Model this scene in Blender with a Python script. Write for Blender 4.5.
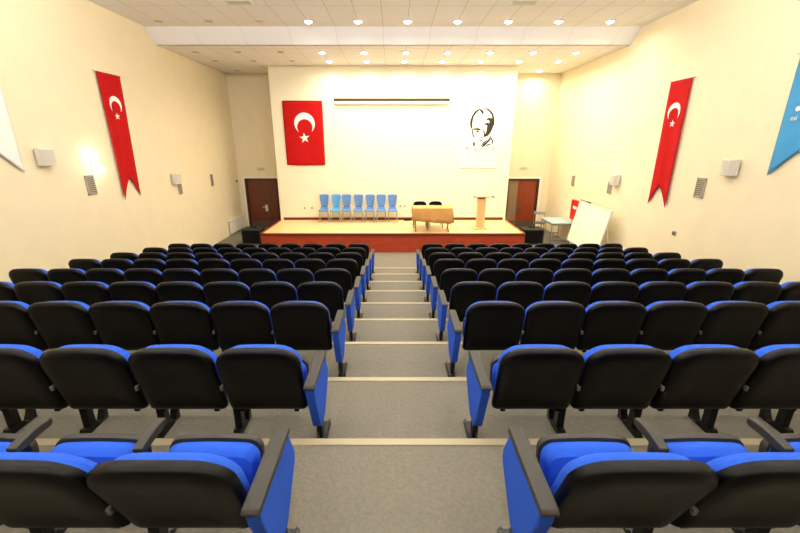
import bpy, bmesh, math, random
from mathutils import Vector, Matrix

random.seed(7)
SC = bpy.context.scene
COL = SC.collection
for o in list(bpy.data.objects):
    bpy.data.objects.remove(o, do_unlink=True)

# ------------------------------------------------------------------ camera
FPX = 390.0                                   # focal length in pixels of the 800 px wide frame
PITCH = math.atan(125.5 / FPX)                # looking slightly down the rake
cd = bpy.data.cameras.new('camera')
cam = bpy.data.objects.new('camera', cd)
COL.objects.link(cam)
cam.location = (0.0, 0.0, 3.15)
cam.rotation_euler = (math.pi / 2 - PITCH, 0, 0)
cd.sensor_width = 36.0
cd.lens = 36.0 * FPX / 800.0
cd.shift_x = 5.5 / 800.0
cd.clip_start = 0.05
SC.camera = cam

# ------------------------------------------------------------------ light and exposure
SC.view_settings.view_transform = 'Standard'
SC.view_settings.look = 'None'
SC.view_settings.gamma = 1.0
SC.view_settings.use_curve_mapping = False
SC.view_settings.exposure = 0.0
w = bpy.data.worlds.new('world')
SC.world = w
w.use_nodes = True
w.node_tree.nodes['Background'].inputs[0].default_value = (1.0, 0.93, 0.8, 1)
w.node_tree.nodes['Background'].inputs[1].default_value = 0.05
LAMP = (1.0, 0.91, 0.73)                      # warm downlights by the stage
HALL = (1.0, 0.965, 0.90)                     # whiter ones, out of view over the seats
STAGE_W = 22.0                                # each lit downlight by the stage
HALL_W = 41.0                                 # each unseen downlight over the seats, set for hall brightness
BULB = 14.0


# ------------------------------------------------------------------ helpers
def lin(r, g, b):
    f = lambda c: (c / 255 / 12.92) if c / 255 <= 0.04045 else ((c / 255 + 0.055) / 1.055) ** 2.4
    return (f(r), f(g), f(b), 1.0)


def mat(name, col, rough=0.5, metal=0.0, noise=0.0, scale=30.0, bump=0.0, emit=None, strength=0.0, spec=None, col2=None):
    m = bpy.data.materials.new(name)
    m.use_nodes = True
    nt = m.node_tree
    b = nt.nodes['Principled BSDF']
    b.inputs['Base Color'].default_value = col
    b.inputs['Roughness'].default_value = rough
    b.inputs['Metallic'].default_value = metal
    if spec is not None:
        b.inputs['Specular IOR Level'].default_value = spec
    if emit:
        b.inputs['Emission Color'].default_value = emit
        b.inputs['Emission Strength'].default_value = strength
    if noise or bump or col2:
        tc = nt.nodes.new('ShaderNodeTexCoord')
        n = nt.nodes.new('ShaderNodeTexNoise')
        n.inputs['Scale'].default_value = scale
        n.inputs['Detail'].default_value = 4
        nt.links.new(tc.outputs['Object'], n.inputs['Vector'])
        if noise or col2:
            r = nt.nodes.new('ShaderNodeValToRGB')
            r.color_ramp.elements[0].position = 0.3
            r.color_ramp.elements[1].position = 0.7
            lo = col2 if col2 else tuple(c * (1 - noise) for c in col[:3]) + (1,)
            hi = col if col2 else tuple(min(1, c * (1 + noise)) for c in col[:3]) + (1,)
            r.color_ramp.elements[0].color = lo
            r.color_ramp.elements[1].color = hi
            nt.links.new(n.outputs['Fac'], r.inputs['Fac'])
            nt.links.new(r.outputs['Color'], b.inputs['Base Color'])
        if bump:
            bp = nt.nodes.new('ShaderNodeBump')
            bp.inputs['Strength'].default_value = bump
            bp.inputs['Distance'].default_value = 0.01
            nt.links.new(n.outputs['Fac'], bp.inputs['Height'])
            nt.links.new(bp.outputs['Normal'], b.inputs['Normal'])
    return m


def grid_mat(name, col, line, w_, h_, mortar=0.006, rough=0.7, swap=False, offset=0.0):
    """Panels with thin joints, laid out in object space (metres)."""
    m = bpy.data.materials.new(name)
    m.use_nodes = True
    nt = m.node_tree
    b = nt.nodes['Principled BSDF']
    b.inputs['Roughness'].default_value = rough
    tc = nt.nodes.new('ShaderNodeTexCoord')
    mp = nt.nodes.new('ShaderNodeMapping')
    if swap:
        mp.inputs['Rotation'].default_value = (math.pi / 2, 0, 0)
    mp.inputs['Location'].default_value = (offset, 0, 0)
    br = nt.nodes.new('ShaderNodeTexBrick')
    br.offset = 0.0
    br.inputs['Scale'].default_value = 1.0
    br.inputs['Brick Width'].default_value = w_
    br.inputs['Row Height'].default_value = h_
    br.inputs['Mortar Size'].default_value = mortar
    br.inputs['Mortar Smooth'].default_value = 0.3
    br.inputs['Color1'].default_value = col
    br.inputs['Color2'].default_value = tuple(c * 0.97 for c in col[:3]) + (1,)
    br.inputs['Mortar'].default_value = line
    nt.links.new(tc.outputs['Object'], mp.inputs['Vector'])
    nt.links.new(mp.outputs['Vector'], br.inputs['Vector'])
    nt.links.new(br.outputs['Color'], b.inputs['Base Color'])
    return m


def wood_mat(name, col, col2, rough=0.4, sx=2.0, sy=30.0, sz=2.0):
    m = bpy.data.materials.new(name)
    m.use_nodes = True
    nt = m.node_tree
    b = nt.nodes['Principled BSDF']
    b.inputs['Roughness'].default_value = rough
    tc = nt.nodes.new('ShaderNodeTexCoord')
    mp = nt.nodes.new('ShaderNodeMapping')
    mp.inputs['Scale'].default_value = (sx, sy, sz)
    n = nt.nodes.new('ShaderNodeTexNoise')
    n.inputs['Scale'].default_value = 1.5
    n.inputs['Detail'].default_value = 5
    r = nt.nodes.new('ShaderNodeValToRGB')
    r.color_ramp.elements[0].position = 0.3
    r.color_ramp.elements[1].position = 0.7
    r.color_ramp.elements[0].color = col2
    r.color_ramp.elements[1].color = col
    nt.links.new(tc.outputs['Object'], mp.inputs['Vector'])
    nt.links.new(mp.outputs['Vector'], n.inputs['Vector'])
    nt.links.new(n.outputs['Fac'], r.inputs['Fac'])
    nt.links.new(r.outputs['Color'], b.inputs['Base Color'])
    return m


M = {}
M['wall'] = mat('wall_paint', lin(239, 225, 190), 0.65, noise=0.02, scale=3)
M['wall_stage'] = mat('stage_wall_paint', lin(246, 236, 206), 0.65, noise=0.015, scale=3)
M['carpet'] = mat('carpet', lin(121, 115, 101), 0.95, noise=0.12, scale=45, bump=0.3)
M['nosing'] = mat('nosing_cream', lin(184, 170, 138), 0.6)
M['ceiling'] = grid_mat('ceiling_panels', lin(243, 242, 238), lin(206, 200, 184), 0.55, 1.1, 0.008, offset=0.26)
M['fascia'] = grid_mat('fascia_panels', lin(250, 251, 252), lin(232, 229, 222), 1.1, 2.0, 0.008, offset=0.26)
M['deck'] = wood_mat('stage_deck_wood', lin(236, 208, 152), lin(226, 196, 138), 0.35, 1.0, 14, 1)
M['red_wood'] = wood_mat('stage_front_laminate', lin(182, 66, 28), lin(156, 52, 22), 0.45, 1.5, 1, 10)
M['red_edge'] = mat('stage_edge_dark_red', lin(112, 32, 16), 0.45)
M['door_wood'] = wood_mat('door_dark_wood', lin(112, 46, 22), lin(88, 34, 16), 0.35, 14, 1, 1)
M['door_red'] = wood_mat('door_red_wood', lin(150, 62, 26), lin(126, 48, 20), 0.3, 14, 1, 1)
M['door_pale'] = wood_mat('door_pale_leaf', lin(150, 124, 92), lin(134, 108, 78), 0.4, 14, 1, 1)
M['door_frame'] = mat('door_frame_dark', lin(62, 26, 14), 0.4)
M['kick'] = mat('door_kickplate', lin(96, 88, 74), 0.4, metal=0.4)
M['white_trim'] = mat('white_trim', lin(244, 238, 220), 0.5)
M['black'] = mat('black_plastic', lin(5, 5, 5), 0.36, spec=0.2)
M['arm'] = mat('armrest_plastic', lin(48, 44, 36), 0.55, noise=0.08, scale=60, bump=0.1)
M['steel'] = mat('black_steel', lin(20, 20, 20), 0.3, metal=0.3)
M['bolt'] = mat('bolt_grey', lin(150, 146, 136), 0.35, metal=0.7)
M['blue'] = mat('blue_fabric', lin(42, 90, 204), 0.9, spec=0.2, noise=0.08, scale=160, bump=0.15)
M['red_flag'] = mat('red_flag_cloth', lin(188, 19, 19), 0.8, spec=0.15, noise=0.05, scale=8)
M['white_cloth'] = mat('white_cloth', lin(246, 244, 238), 0.7, noise=0.02, scale=8)
M['sky_cloth'] = mat('sky_blue_cloth', lin(60, 150, 205), 0.7, noise=0.06, scale=4)
M['paper'] = mat('poster_paper', lin(240, 234, 214), 0.6)
M['ink'] = mat('black_ink', lin(34, 30, 22), 0.7, noise=0.2, scale=60)
M['offwhite'] = mat('off_white_plastic', lin(228, 222, 206), 0.45)
M['speaker_grille'] = mat('speaker_grille', lin(206, 200, 186), 0.6)
M['grey'] = mat('grey_plastic', lin(150, 146, 134), 0.5)
M['dark_grey'] = mat('dark_grey_plastic', lin(92, 88, 80), 0.5)
M['vent'] = mat('vent_grey', lin(168, 162, 146), 0.4, metal=0.2)
M['vent_dark'] = mat('vent_backing_grey', lin(104, 98, 84), 0.6)  # darker grey for the plates behind the slats
M['screen_dark'] = mat('screen_slot_dark', lin(44, 42, 44), 0.5)
M['chrome'] = mat('chrome', lin(196, 192, 182), 0.25, metal=0.9)
M['blue_chair'] = mat('chair_blue_plastic', lin(92, 132, 188), 0.35)
M['sky_chair'] = mat('chair_sky_blue_plastic', lin(88, 158, 212), 0.35)
M['gold_cloth'] = wood_mat('gold_tablecloth', lin(224, 168, 94), lin(206, 146, 74), 0.7, 22, 22, 22)
M['light_wood'] = wood_mat('lectern_light_wood', lin(238, 196, 136), lin(226, 180, 118), 0.4, 8, 8, 1)
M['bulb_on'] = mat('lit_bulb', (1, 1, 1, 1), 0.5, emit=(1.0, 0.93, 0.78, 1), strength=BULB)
M['bulb_off'] = mat('unlit_bulb', lin(176, 160, 130), 0.4)
M['ring'] = mat('downlight_ring', lin(214, 200, 168), 0.4)
M['board'] = mat('whiteboard_face', lin(246, 240, 216), 0.3)
M['desk'] = mat('desk_pale_blue', lin(170, 196, 204), 0.35)
M['red_paint'] = mat('red_paint', lin(204, 28, 20), 0.4)
M['brown'] = mat('brown_stick', lin(150, 96, 50), 0.5)
M['box_black'] = mat('box_black', lin(26, 28, 26), 0.6, noise=0.1, scale=20)
M['socket'] = mat('socket_grey', lin(226, 216, 190), 0.5)


class MB:
    """Collects shapes; build() links them as ONE mesh object."""

    def __init__(self):
        self.bm = bmesh.new()

    def poly(self, faces, verts):
        vs = [self.bm.verts.new(v) for v in verts]
        for f in faces:
            try:
                self.bm.faces.new([vs[i] for i in f])
            except ValueError:
                pass
        return vs

    def box(self, x0, x1, y0, y1, z0, z1, bev=0.0):
        b = bmesh.new()
        vs = [b.verts.new((x, y, z)) for x in (x0, x1) for y in (y0, y1) for z in (z0, z1)]
        for f in ((0, 1, 3, 2), (4, 6, 7, 5), (0, 4, 5, 1), (2, 3, 7, 6), (0, 2, 6, 4), (1, 5, 7, 3)):
            b.faces.new([vs[i] for i in f])
        if bev:
            bmesh.ops.bevel(b, geom=b.edges[:], offset=bev, segments=2, affect='EDGES', profile=0.5)
        self.add(b)
        return self

    def add(self, b, mtx=None):
        me = bpy.data.meshes.new('tmp')
        b.to_mesh(me)
        b.free()
        if mtx is not None:
            me.transform(mtx)
        self.bm.from_mesh(me)
        bpy.data.meshes.remove(me)

    def prism(self, pts, axis, a, c, bev=0.0):
        """2-D outline extruded along an axis from a to c. axis x: pts=(y,z); y: (x,z); z: (x,y)."""
        def P(p, t):
            return {'x': (t, p[0], p[1]), 'y': (p[0], t, p[1]), 'z': (p[0], p[1], t)}[axis]
        b = bmesh.new()
        A = [b.verts.new(P(p, a)) for p in pts]
        C = [b.verts.new(P(p, c)) for p in pts]
        n = len(pts)
        b.faces.new(A)
        b.faces.new(C[::-1])
        for i in range(n):
            b.faces.new((A[i], C[i], C[(i + 1) % n], A[(i + 1) % n]))
        bmesh.ops.recalc_face_normals(b, faces=b.faces[:])
        if bev:
            bmesh.ops.bevel(b, geom=[e for e in b.edges], offset=bev, segments=2, affect='EDGES', profile=0.5)
        self.add(b)
        return self

    def tube(self, p, q, r, seg=8, r2=None):
        p, q = Vector(p), Vector(q)
        d = q - p
        b = bmesh.new()
        bmesh.ops.create_cone(b, cap_ends=True, segments=seg, radius1=r, radius2=r if r2 is None else r2, depth=d.length)
        self.add(b, Matrix.Translation((p + q) / 2) @ d.to_track_quat('Z', 'Y').to_matrix().to_4x4())
        return self

    def path(self, pts, r, seg=8):
        for a, b in zip(pts, pts[1:]):
            self.tube(a, b, r, seg)
        for p in pts[1:-1]:
            self.ball(p, r)
        return self

    def ball(self, p, r, sub=2):
        b = bmesh.new()
        bmesh.ops.create_icosphere(b, subdivisions=sub, radius=r)
        self.add(b, Matrix.Translation(p))
        return self

    def loft(self, rings, cap0=True, cap1=True):
        b = bmesh.new()
        R = [[b.verts.new(v) for v in ring] for ring in rings]
        n = len(rings[0])
        for A, C in zip(R, R[1:]):
            for i in range(n):
                b.faces.new((A[i], A[(i + 1) % n], C[(i + 1) % n], C[i]))
        if cap0:
            b.faces.new(R[0][::-1])
        if cap1:
            b.faces.new(R[-1])
        bmesh.ops.recalc_face_normals(b, faces=b.faces[:])
        self.add(b)
        return self

    def build(self, name, m, parent=None, smooth=False, loc=None):
        me = bpy.data.meshes.new(name)
        bmesh.ops.recalc_face_normals(self.bm, faces=self.bm.faces[:])
        self.bm.to_mesh(me)
        self.bm.free()
        me.materials.append(m)
        if smooth:
            me.polygons.foreach_set('use_smooth', [True] * len(me.polygons))
            if smooth != 'all':
                me.set_sharp_from_angle(angle=math.radians(40))
        o = bpy.data.objects.new(name, me)
        COL.objects.link(o)
        if loc is not None:
            o.location = loc
        if parent:
            o.parent = parent
        return o


def tag(o, label, cat, group=None):
    o['label'] = label
    o['category'] = cat
    if group:
        o['group'] = group
    return o


def struct(o):
    o['kind'] = 'structure'
    return o


def empty(name, loc=(0, 0, 0), rz=0.0):
    o = bpy.data.objects.new(name, None)
    COL.objects.link(o)
    o.location = loc
    o.rotation_euler = (0, 0, rz)
    o.empty_display_size = 0.1
    return o


def kids(o):
    return [c for c in o.children]


def copy_tree(o, parent=None):
    c = o.copy()
    COL.objects.link(c)
    c.parent = parent
    for ch in list(o.children):
        copy_tree(ch, c)
    return c


ORD = ['first', 'second', 'third', 'fourth', 'fifth', 'sixth', 'seventh', 'eighth', 'ninth', 'tenth']

# ------------------------------------------------------------------ the room
XL, XR = -5.75, 5.70
YB, YF = -3.6, 14.68           # back of the hall, wall behind the stage
ZH, ZLOW = 5.66, 5.36          # high and low ceiling
ST = 0.57                      # stage height
P, H = 0.90, 0.15              # row pitch and riser
SY0, SY1 = 11.145, 13.26       # stage front and stage back wall
SX0, SX1 = -3.92, 3.83


def Yn(k):
    """Front edge (nosing) of platform k; k = 1 is the row next to the stage."""
    return 2.01 + P * (9 - k)


f = MB()
prof = [(YF + 0.1, -0.3), (YF + 0.1, 0.0)]
for k in range(1, 16):
    prof += [(Yn(k), H * (k - 1)), (Yn(k), H * k)]
prof += [(YB - 0.1, H * 15), (YB - 0.1, -0.3)]
f.prism(prof, 'x', XL - 0.1, XR + 0.1)
struct(f.build('floor', M['carpet']))
for k in range(1, 13):
    b = MB().prism([(Yn(k) + 0.008, H * k - 0.03), (Yn(k) + 0.008, H * k + 0.006), (Yn(k) - 0.045, H * k + 0.006), (Yn(k) - 0.045, H * k - 0.001),
                    (Yn(k) - 0.002, H * k - 0.001), (Yn(k) - 0.002, H * k - 0.03)], 'x', XL, XR)
    struct(b.build('trim_%d' % k, M['nosing']))

struct(MB().box(XL - 0.2, XL, YB - 0.1, YF + 0.2, -0.3, ZH + 0.2).build('wall_left', M['wall']))
struct(MB().box(XR, XR + 0.2, YB - 0.1, YF + 0.2, -0.3, ZH + 0.2).build('wall_right', M['wall']))
struct(MB().box(XL - 0.2, XR + 0.2, YB - 0.3, YB, -0.3, ZH + 0.2).build('wall_back', M['door_wood']))  # unseen wall, made dark wood to cut reflections on the seat shells

# door openings: (x0, x1, top)
DL = (-5.53, -4.32, 1.84)
DR = (4.17, 5.35, 1.83)
b = MB()
y0, y1 = YF, YF + 0.2
for x0, x1 in ((XL, DL[0]), (DL[1], DR[0]), (DR[1], XR)):
    b.box(x0, x1, y0, y1, 0, ZH)
b.box(DL[0], DL[1], y0, y1, DL[2], ZH)
b.box(DR[0], DR[1], y0, y1, DR[2], ZH)
struct(b.build('wall_front', M['wall']))
struct(MB().box(SX0 + 0.03, SX1 - 0.03, SY1, YF, 0, ZLOW).build('wall_stage', M['wall_stage']))

c = MB()
c.box(XL, XR, YB, 10.23, ZH, ZH + 0.1)
c.box(XL, XR, 10.60, YF + 0.1, ZLOW, ZLOW + 0.1)
struct(c.build('ceiling', M['ceiling']))
struct(MB().prism([(10.23, ZH), (10.60, ZLOW), (10.66, ZLOW), (10.66, ZH + 0.08), (10.23, ZH + 0.08)], 'x', XL, XR).build('ceiling_beam', M['fascia']))

# stage
sg = struct(empty('stage_platform', (0, SY0, 0)))
MB().box(SX0, SX1, 0.02, SY1 - SY0, 0, ST - 0.06).build('front_panel', M['red_wood'], sg)
MB().box(SX0 - 0.01, SX1 + 0.01, 0, 0.06, ST - 0.075, ST + 0.004, 0.004).build('edge_strip', M['red_edge'], sg)
MB().box(SX0 - 0.01, SX0 + 0.06, 0.06, SY1 - SY0, ST - 0.075, ST + 0.004, 0.004).build('edge_strip', M['red_wood'], sg)
MB().box(SX1 - 0.06, SX1 + 0.01, 0.06, SY1 - SY0, ST - 0.075, ST + 0.004, 0.004).build('edge_strip', M['red_wood'], sg)
MB().box(SX0 + 0.06, SX1 - 0.06, 0.06, SY1 - SY0, ST - 0.06, ST).build('deck', M['deck'], sg)
struct(MB().box(SX0 + 0.12, SX1 - 0.12, SY1 - 0.025, SY1, ST, ST + 0.085).build('baseboard_stage', M['red_edge']))
struct(MB().box(SX0 + 0.03, SX0 + 0.12, SY1 - 0.03, SY1, ST, ST + 0.09).box(SX1 - 0.12, SX1 - 0.03, SY1 - 0.03, SY1, ST, ST + 0.09).build('trim_13', M['white_trim']))


def door(n, x0, x1, top, split, mats):
    d = struct(empty('door_%d' % n, ((x0 + x1) / 2, YF, 0)))
    a, z = x0 - (x0 + x1) / 2, x1 - (x0 + x1) / 2
    s = a + (z - a) * split
    fr = MB().box(a, a + 0.07, -0.03, 0.14, 0, top).box(z - 0.07, z, -0.03, 0.14, 0, top).box(a + 0.07, z - 0.07, -0.03, 0.14, top - 0.07, top)
    fr.build('door_frame', M['door_frame'], d)
    for (u, v, mm) in ((a + 0.07, s - 0.004, mats[0]), (s + 0.004, z - 0.07, mats[1])):
        lf = MB().box(u, v, 0.03, 0.075, 0.01, top - 0.072).build('door_leaf', M[mm], d)
        MB().box(u + 0.03, v - 0.03, 0.022, 0.03, 0.02, 0.25).build('kickplate', M['kick'], lf)
    hx = s - 0.06 if split > 0.5 else s + 0.06
    h = MB().box(hx - 0.045, hx + 0.045, 0.015, 0.03, 0.62, 0.86, 0.004)
    h.tube((hx, 0.03, 0.78), (hx, -0.04, 0.78), 0.012).tube((hx, -0.04, 0.78), (hx - 0.12 * (1 if split > 0.5 else -1), -0.04, 0.78), 0.012)
    h.build('door_handle', M['offwhite' if split > 0.5 else 'dark_grey'], d)
    if split > 0.5:
        MB().box(s - 0.012, s + 0.012, 0.018, 0.03, 0.3, top - 0.09).build('meeting_strip', M['kick'], d)
    t = MB().box(a - 0.09, a, -0.02, 0, 0, top + 0.07).box(z, z + 0.09, -0.02, 0, 0, top + 0.07).box(a, z, -0.02, 0, top, top + 0.07)
    t.build('architrave', M['white_trim'], d)


door(1, DL[0], DL[1], DL[2], 0.63, ('door_wood', 'door_wood'))
door(2, DR[0], DR[1], DR[2], 0.36, ('door_pale', 'door_red'))


# ------------------------------------------------------------------ auditorium seats
def rr(w_, z0, z1, rt, rb, inset, crown=0.018, n=6):
    """Rounded rectangle outline (x, z), counter-clockwise, shrunk by inset; top edge slightly arched."""
    hw = w_ / 2 - inset
    a, c = z0 + inset, z1 - inset
    rt = max(0.012, rt - inset * 0.6)
    rb = max(0.008, rb - inset * 0.6)
    pts = []
    for cx_, cz_, r, t0 in ((hw - rb, a + rb, rb, -90), (hw - rt, c - rt, rt, 0), (-hw + rt, c - rt, rt, 90), (-hw + rb, a + rb, rb, 180)):
        for i in range(n + 1):
            t = math.radians(t0 + 90 * i / n)
            pts.append((cx_ + r * math.cos(t), cz_ + r * math.sin(t)))
        if t0 == 0:
            for q in (0.5, 0.0, -0.5):
                pts.append(((hw - rt) * q, c))
        if t0 == 180:
            for q in (-0.5, 0.0, 0.5):
                pts.append(((hw - rb) * q, a))
    out = []
    for x, z in pts:
        k_ = max(0.0, (z - (z0 + z1) / 2) / ((z1 - z0) / 2))
        out.append((x, z - crown * k_ * (x / (w_ / 2)) ** 2))
    return out


def lean(z):
    return -0.02 - 0.11 * (z - 0.27) / 0.515


def pad(layers, w_, z0, z1, rt, rb, lean_f, crown=0.018, waist=0.0):
    m_ = MB()
    rings = []
    for y, ins in layers:
        rings.append([(x * (1 - waist * max(0.0, min(1.0, (0.60 - z) / 0.08))), y + lean_f(z), z) for x, z in rr(w_, z0, z1, rt, rb, ins, crown)])
    m_.loft(rings)
    return m_


def make_seat(s, aisle):
    """s = +1: block right of the aisle (aisle on the -x side). Forward is +y; origin on the step under the seat."""
    t = empty('auditorium_seat')
    sh = pad([(0.012, 0.006), (-0.012, 0.0), (-0.030, 0.004), (-0.043, 0.016), (-0.051, 0.036), (-0.054, 0.07), (-0.050, 0.12), (-0.047, 0.18)],
             0.500, 0.252, 0.784, 0.115, 0.035, lean)
    sh.box(-0.19, -0.16, -0.05, -0.01, 0.238, 0.265).box(0.16, 0.19, -0.05, -0.01, 0.238, 0.265)
    sh.build('back_shell', M['black'], t, smooth=True)
    pad([(0.013, 0.01), (0.02, 0.002), (0.060, 0.0), (0.080, 0.008), (0.094, 0.025), (0.101, 0.06), (0.099, 0.15)],
        0.482, 0.30, 0.762, 0.125, 0.04, lean, waist=0.04).build('back_cushion', M['blue'], t, smooth=True)
    z_ = lambda z: 0.035 + 0.03 * (z - 0.27) / 0.25
    pad([(0.045, 0.06), (0.050, 0.02), (0.075, 0.0), (0.115, 0.0), (0.130, 0.01)], 0.425, 0.262, 0.487, 0.06, 0.04, z_, 0.012).build('seat_cushion', M['blue'], t, smooth=True)
    pad([(0.131, 0.004), (0.150, 0.0), (0.165, 0.006), (0.175, 0.03), (0.178, 0.07)], 0.438, 0.255, 0.499, 0.06, 0.04, z_, 0.012).build('seat_pan', M['arm'], t, smooth=True)
    # standard on the side away from the aisle
    X = s * 0.2575
    st = MB().box(X - 0.018, X + 0.018, 0.055, 0.105, 0.24, 0.55).box(X - 0.025, X + 0.025, 0.03, 0.085, 0.012, 0.25)
    st.box(X - 0.016, X + 0.016, 0.03, 0.14, 0.27, 0.36, 0.004)
    lg = st.build('leg', M['steel'], t)
    ft = MB().box(X - 0.028, X + 0.028, -0.03, 0.20, 0.0, 0.014, 0.003)
    ft.prism([(-0.02, 0.014), (0.12, 0.014), (0.10, 0.045), (0.0, 0.045)], 'x', X - 0.0275, X + 0.0275)
    ft.prism([(0.145, 0.014), (0.20, 0.014), (0.205, 0.085), (0.185, 0.095), (0.165, 0.05)], 'x', X - 0.0245, X + 0.0245)
    ft.build('foot', M['steel'], t)
    top = []
    n = 9
    for i in range(n + 1):
        u = i / n
        y = 0.05 + 0.19 * u
        top.append((y, 0.562 + 0.008 * math.sin(math.pi * u) + 0.014 * u - 0.006 * u ** 6))
    prof_ = top + [(0.241, 0.550), (0.230, 0.536), (0.16, 0.535), (0.09, 0.530), (0.055, 0.535), (0.05, 0.546)]
    MB().prism(prof_, 'x', X - 0.0215, X + 0.0215, 0.005).build('armrest', M['arm'], t)
    XB = s * 0.2555
    MBK = MB().box(XB - 0.005, XB + 0.005, -0.115, 0.03, 0.470, 0.492).box(XB - 0.009, XB + 0.009, -0.125, -0.108, 0.462, 0.494, 0.003)
    MBK.build('back_bracket', M['dark_grey'], t)
    if aisle:
        A = -s * 0.320
        ep = [(-0.225, 0.532), (-0.215, 0.47), (-0.105, 0.165), (-0.085, 0.15), (0.040, 0.15), (0.060, 0.165), (0.228, 0.325), (0.240, 0.35), (0.238, 0.39), (0.172, 0.536)]
        e = MB().prism(ep, 'x', A - 0.029, A + 0.029, 0.009).build('end_panel', M['blue'], t)
        MB().prism([(-0.245, 0.546), (-0.24, 0.534), (-0.22, 0.530), (0.17, 0.534), (0.185, 0.546), (0.183, 0.562), (0.165, 0.568), (-0.23, 0.561)], 'x', A - 0.034, A + 0.034, 0.006).build('armrest', M['arm'], e)
        MB().box(A - 0.018, A + 0.018, -0.04, 0.02, 0.014, 0.16).build('end_leg', M['steel'], t)
        B = A - s * 0.018
        ft = MB().box(B - 0.034, B + 0.034, -0.09, 0.13, 0.0, 0.014, 0.003)
        for q in (-0.030, 0.022):
            ft.prism([(-0.075, 0.014), (0.12, 0.014), (0.115, 0.045), (0.095, 0.06), (-0.045, 0.06), (-0.07, 0.04)], 'x', B + q, B + q + 0.008)
        f_ = ft.build('end_foot', M['steel'], t)
        MB().tube((B - s * 0.036, 0.09, 0.038), (B - s * 0.028, 0.09, 0.038), 0.011, 10).build('bolt', M['bolt'], f_)
    return t


PROTO = {(s, a): make_seat(s, a) for s in (1, -1) for a in (True, False)}
USED = set()
DBACK = {9: 0.92, 8: 0.815, 7: 0.695, 6: 0.69, 5: 0.665, 4: 0.61, 3: 0.61, 2: 0.60, 1: 0.60}
SIN, COS = math.sin(PITCH), math.cos(PITCH)


START = {1: {9: 0.885, 8: 0.90, 7: 0.885, 6: 0.88}, -1: {}}
PITCHES = {1: {9: 0.528, 8: 0.526, 7: 0.528, 6: 0.524}, -1: {9: 0.535, 8: 0.532, 7: 0.526, 6: 0.52}}
RECLINE = {9: 10.0, 8: 3.5, 7: 1.0}           # degrees the backs of the nearer rows lean further back


def recline(o, deg, panel_dx, wide, drop_):
    a = math.radians(deg)
    p = Vector((0, -0.02, 0.27))
    rot = Matrix.Rotation(a, 3, 'X')
    for c_ in o.children:
        if c_.name.startswith('end_'):
            c_.location.x = panel_dx
        if c_.name.startswith('back_'):
            c_.rotation_euler = (a, 0, 0)
            c_.location = p - rot @ p
            if 'bracket' not in c_.name:
                c_.scale.x = wide
            if 'cushion' in c_.name:
                c_.location += Vector((0, -drop_ * 0.6, -drop_))


def in_frame(x, y, z):
    zz = z - 3.15
    d = y * COS - zz * SIN
    return d > 0.05 and abs(x) / d * FPX < 400


for k in range(1, 10):
    for s in (1, -1):
        for i in range(9):
            x0_ = START[s].get(k, 0.87 if s > 0 else 0.83)
            x = s * (x0_ + PITCHES[s].get(k, 0.512) * i)
            y = Yn(k) - DBACK[k] + 0.13 + (0.06 if k == 9 else 0)
            z = H * k
            if not in_frame(s * (abs(x) - 0.6), y, z + 0.6):
                continue
            key = (s, i == 0)
            o = copy_tree(PROTO[key]) if key in USED else PROTO[key]
            USED.add(key)
            o.location = (x, y, z)
            recline(o, RECLINE.get(k, 0), -s * (x0_ - (0.87 if s > 0 else 0.83)), {9: 1.045, 8: 1.025, 7: 1.03, 6: 1.02}.get(k, 1.0), 0.022 if k == 9 else 0.0)
            row = 'front row' if k == 1 else ('ninth row, nearest the viewer' if k == 9 else ORD[k - 1] + ' row from the stage')
            pos = 'aisle-end' if i == 0 else ('wall-end' if i == 8 else ORD[i] + ' from the aisle')
            blk = 'left' if s < 0 else 'right'
            if i in (0, 8):
                lab = 'black-backed blue %s seat, %s, %s block' % (pos, row, blk)
            else:
                lab = 'black-backed blue seat, %s, %s, %s block' % (pos, row, blk)
            tag(o, lab, 'seat', 'tip-up auditorium seats')

# ------------------------------------------------------------------ ceiling downlights
GX = [-5.19, -4.09, -2.97, -1.89, -0.80, 0.29, 1.385, 2.50, 3.61, 4.74]


def lamp_light(parent, x, y, z, watts, col):
    if col is HALL:                           # unseen hall lamps are point lights, to brighten walls and recess
        l = bpy.data.lights.new('point_light', 'POINT')
        l.energy = watts
        l.color = col
        l.shadow_soft_size = 0.07
        o = bpy.data.objects.new('point_light', l)
        COL.objects.link(o)
        o.location = (0, 0, -0.15)
        o.parent = parent
        return
    l = bpy.data.lights.new('downlight', 'AREA')
    l.shape = 'DISK'
    l.size = 0.13
    l.energy = watts
    l.color = col
    l.spread = math.radians(165)
    o = bpy.data.objects.new('downlight_beam', l)
    COL.objects.link(o)
    o.location = (0, 0, -0.06)
    o.parent = parent


def ring_mesh():
    m_ = MB()
    prof_ = [(0.074, 0.0), (0.098, 0.0), (0.096, -0.012), (0.084, -0.018), (0.074, -0.014)]
    rings = []
    for j in range(25):
        a = 2 * math.pi * j / 24
        rings.append([(r * math.cos(a), r * math.sin(a), z) for r, z in prof_])
    m_.loft(rings, False, False)
    return m_


r0 = ring_mesh().build('trim_ring', M['ring'], smooth=True)
dome = []
for j in range(7):
    a = math.pi / 2 * j / 6
    dome.append([(max(0.004, 0.074 * math.cos(a)) * math.cos(2 * math.pi * i / 24), max(0.004, 0.074 * math.cos(a)) * math.sin(2 * math.pi * i / 24), -0.002 - 0.045 * math.sin(a)) for i in range(24)])
on0 = MB().loft(dome).build('lamp_face', M['bulb_on'], smooth='all')
bm_ = MB().tube((0, 0, -0.001), (0, 0, -0.010), 0.074, 24)
off0 = bm_.build('lamp_face', M['bulb_off'])
r_used, on_used, off_used = [False], [False], [False]


def take(o, used):
    if not used[0]:
        used[0] = True
        return o
    c_ = o.copy()
    COL.objects.link(c_)
    return c_


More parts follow.
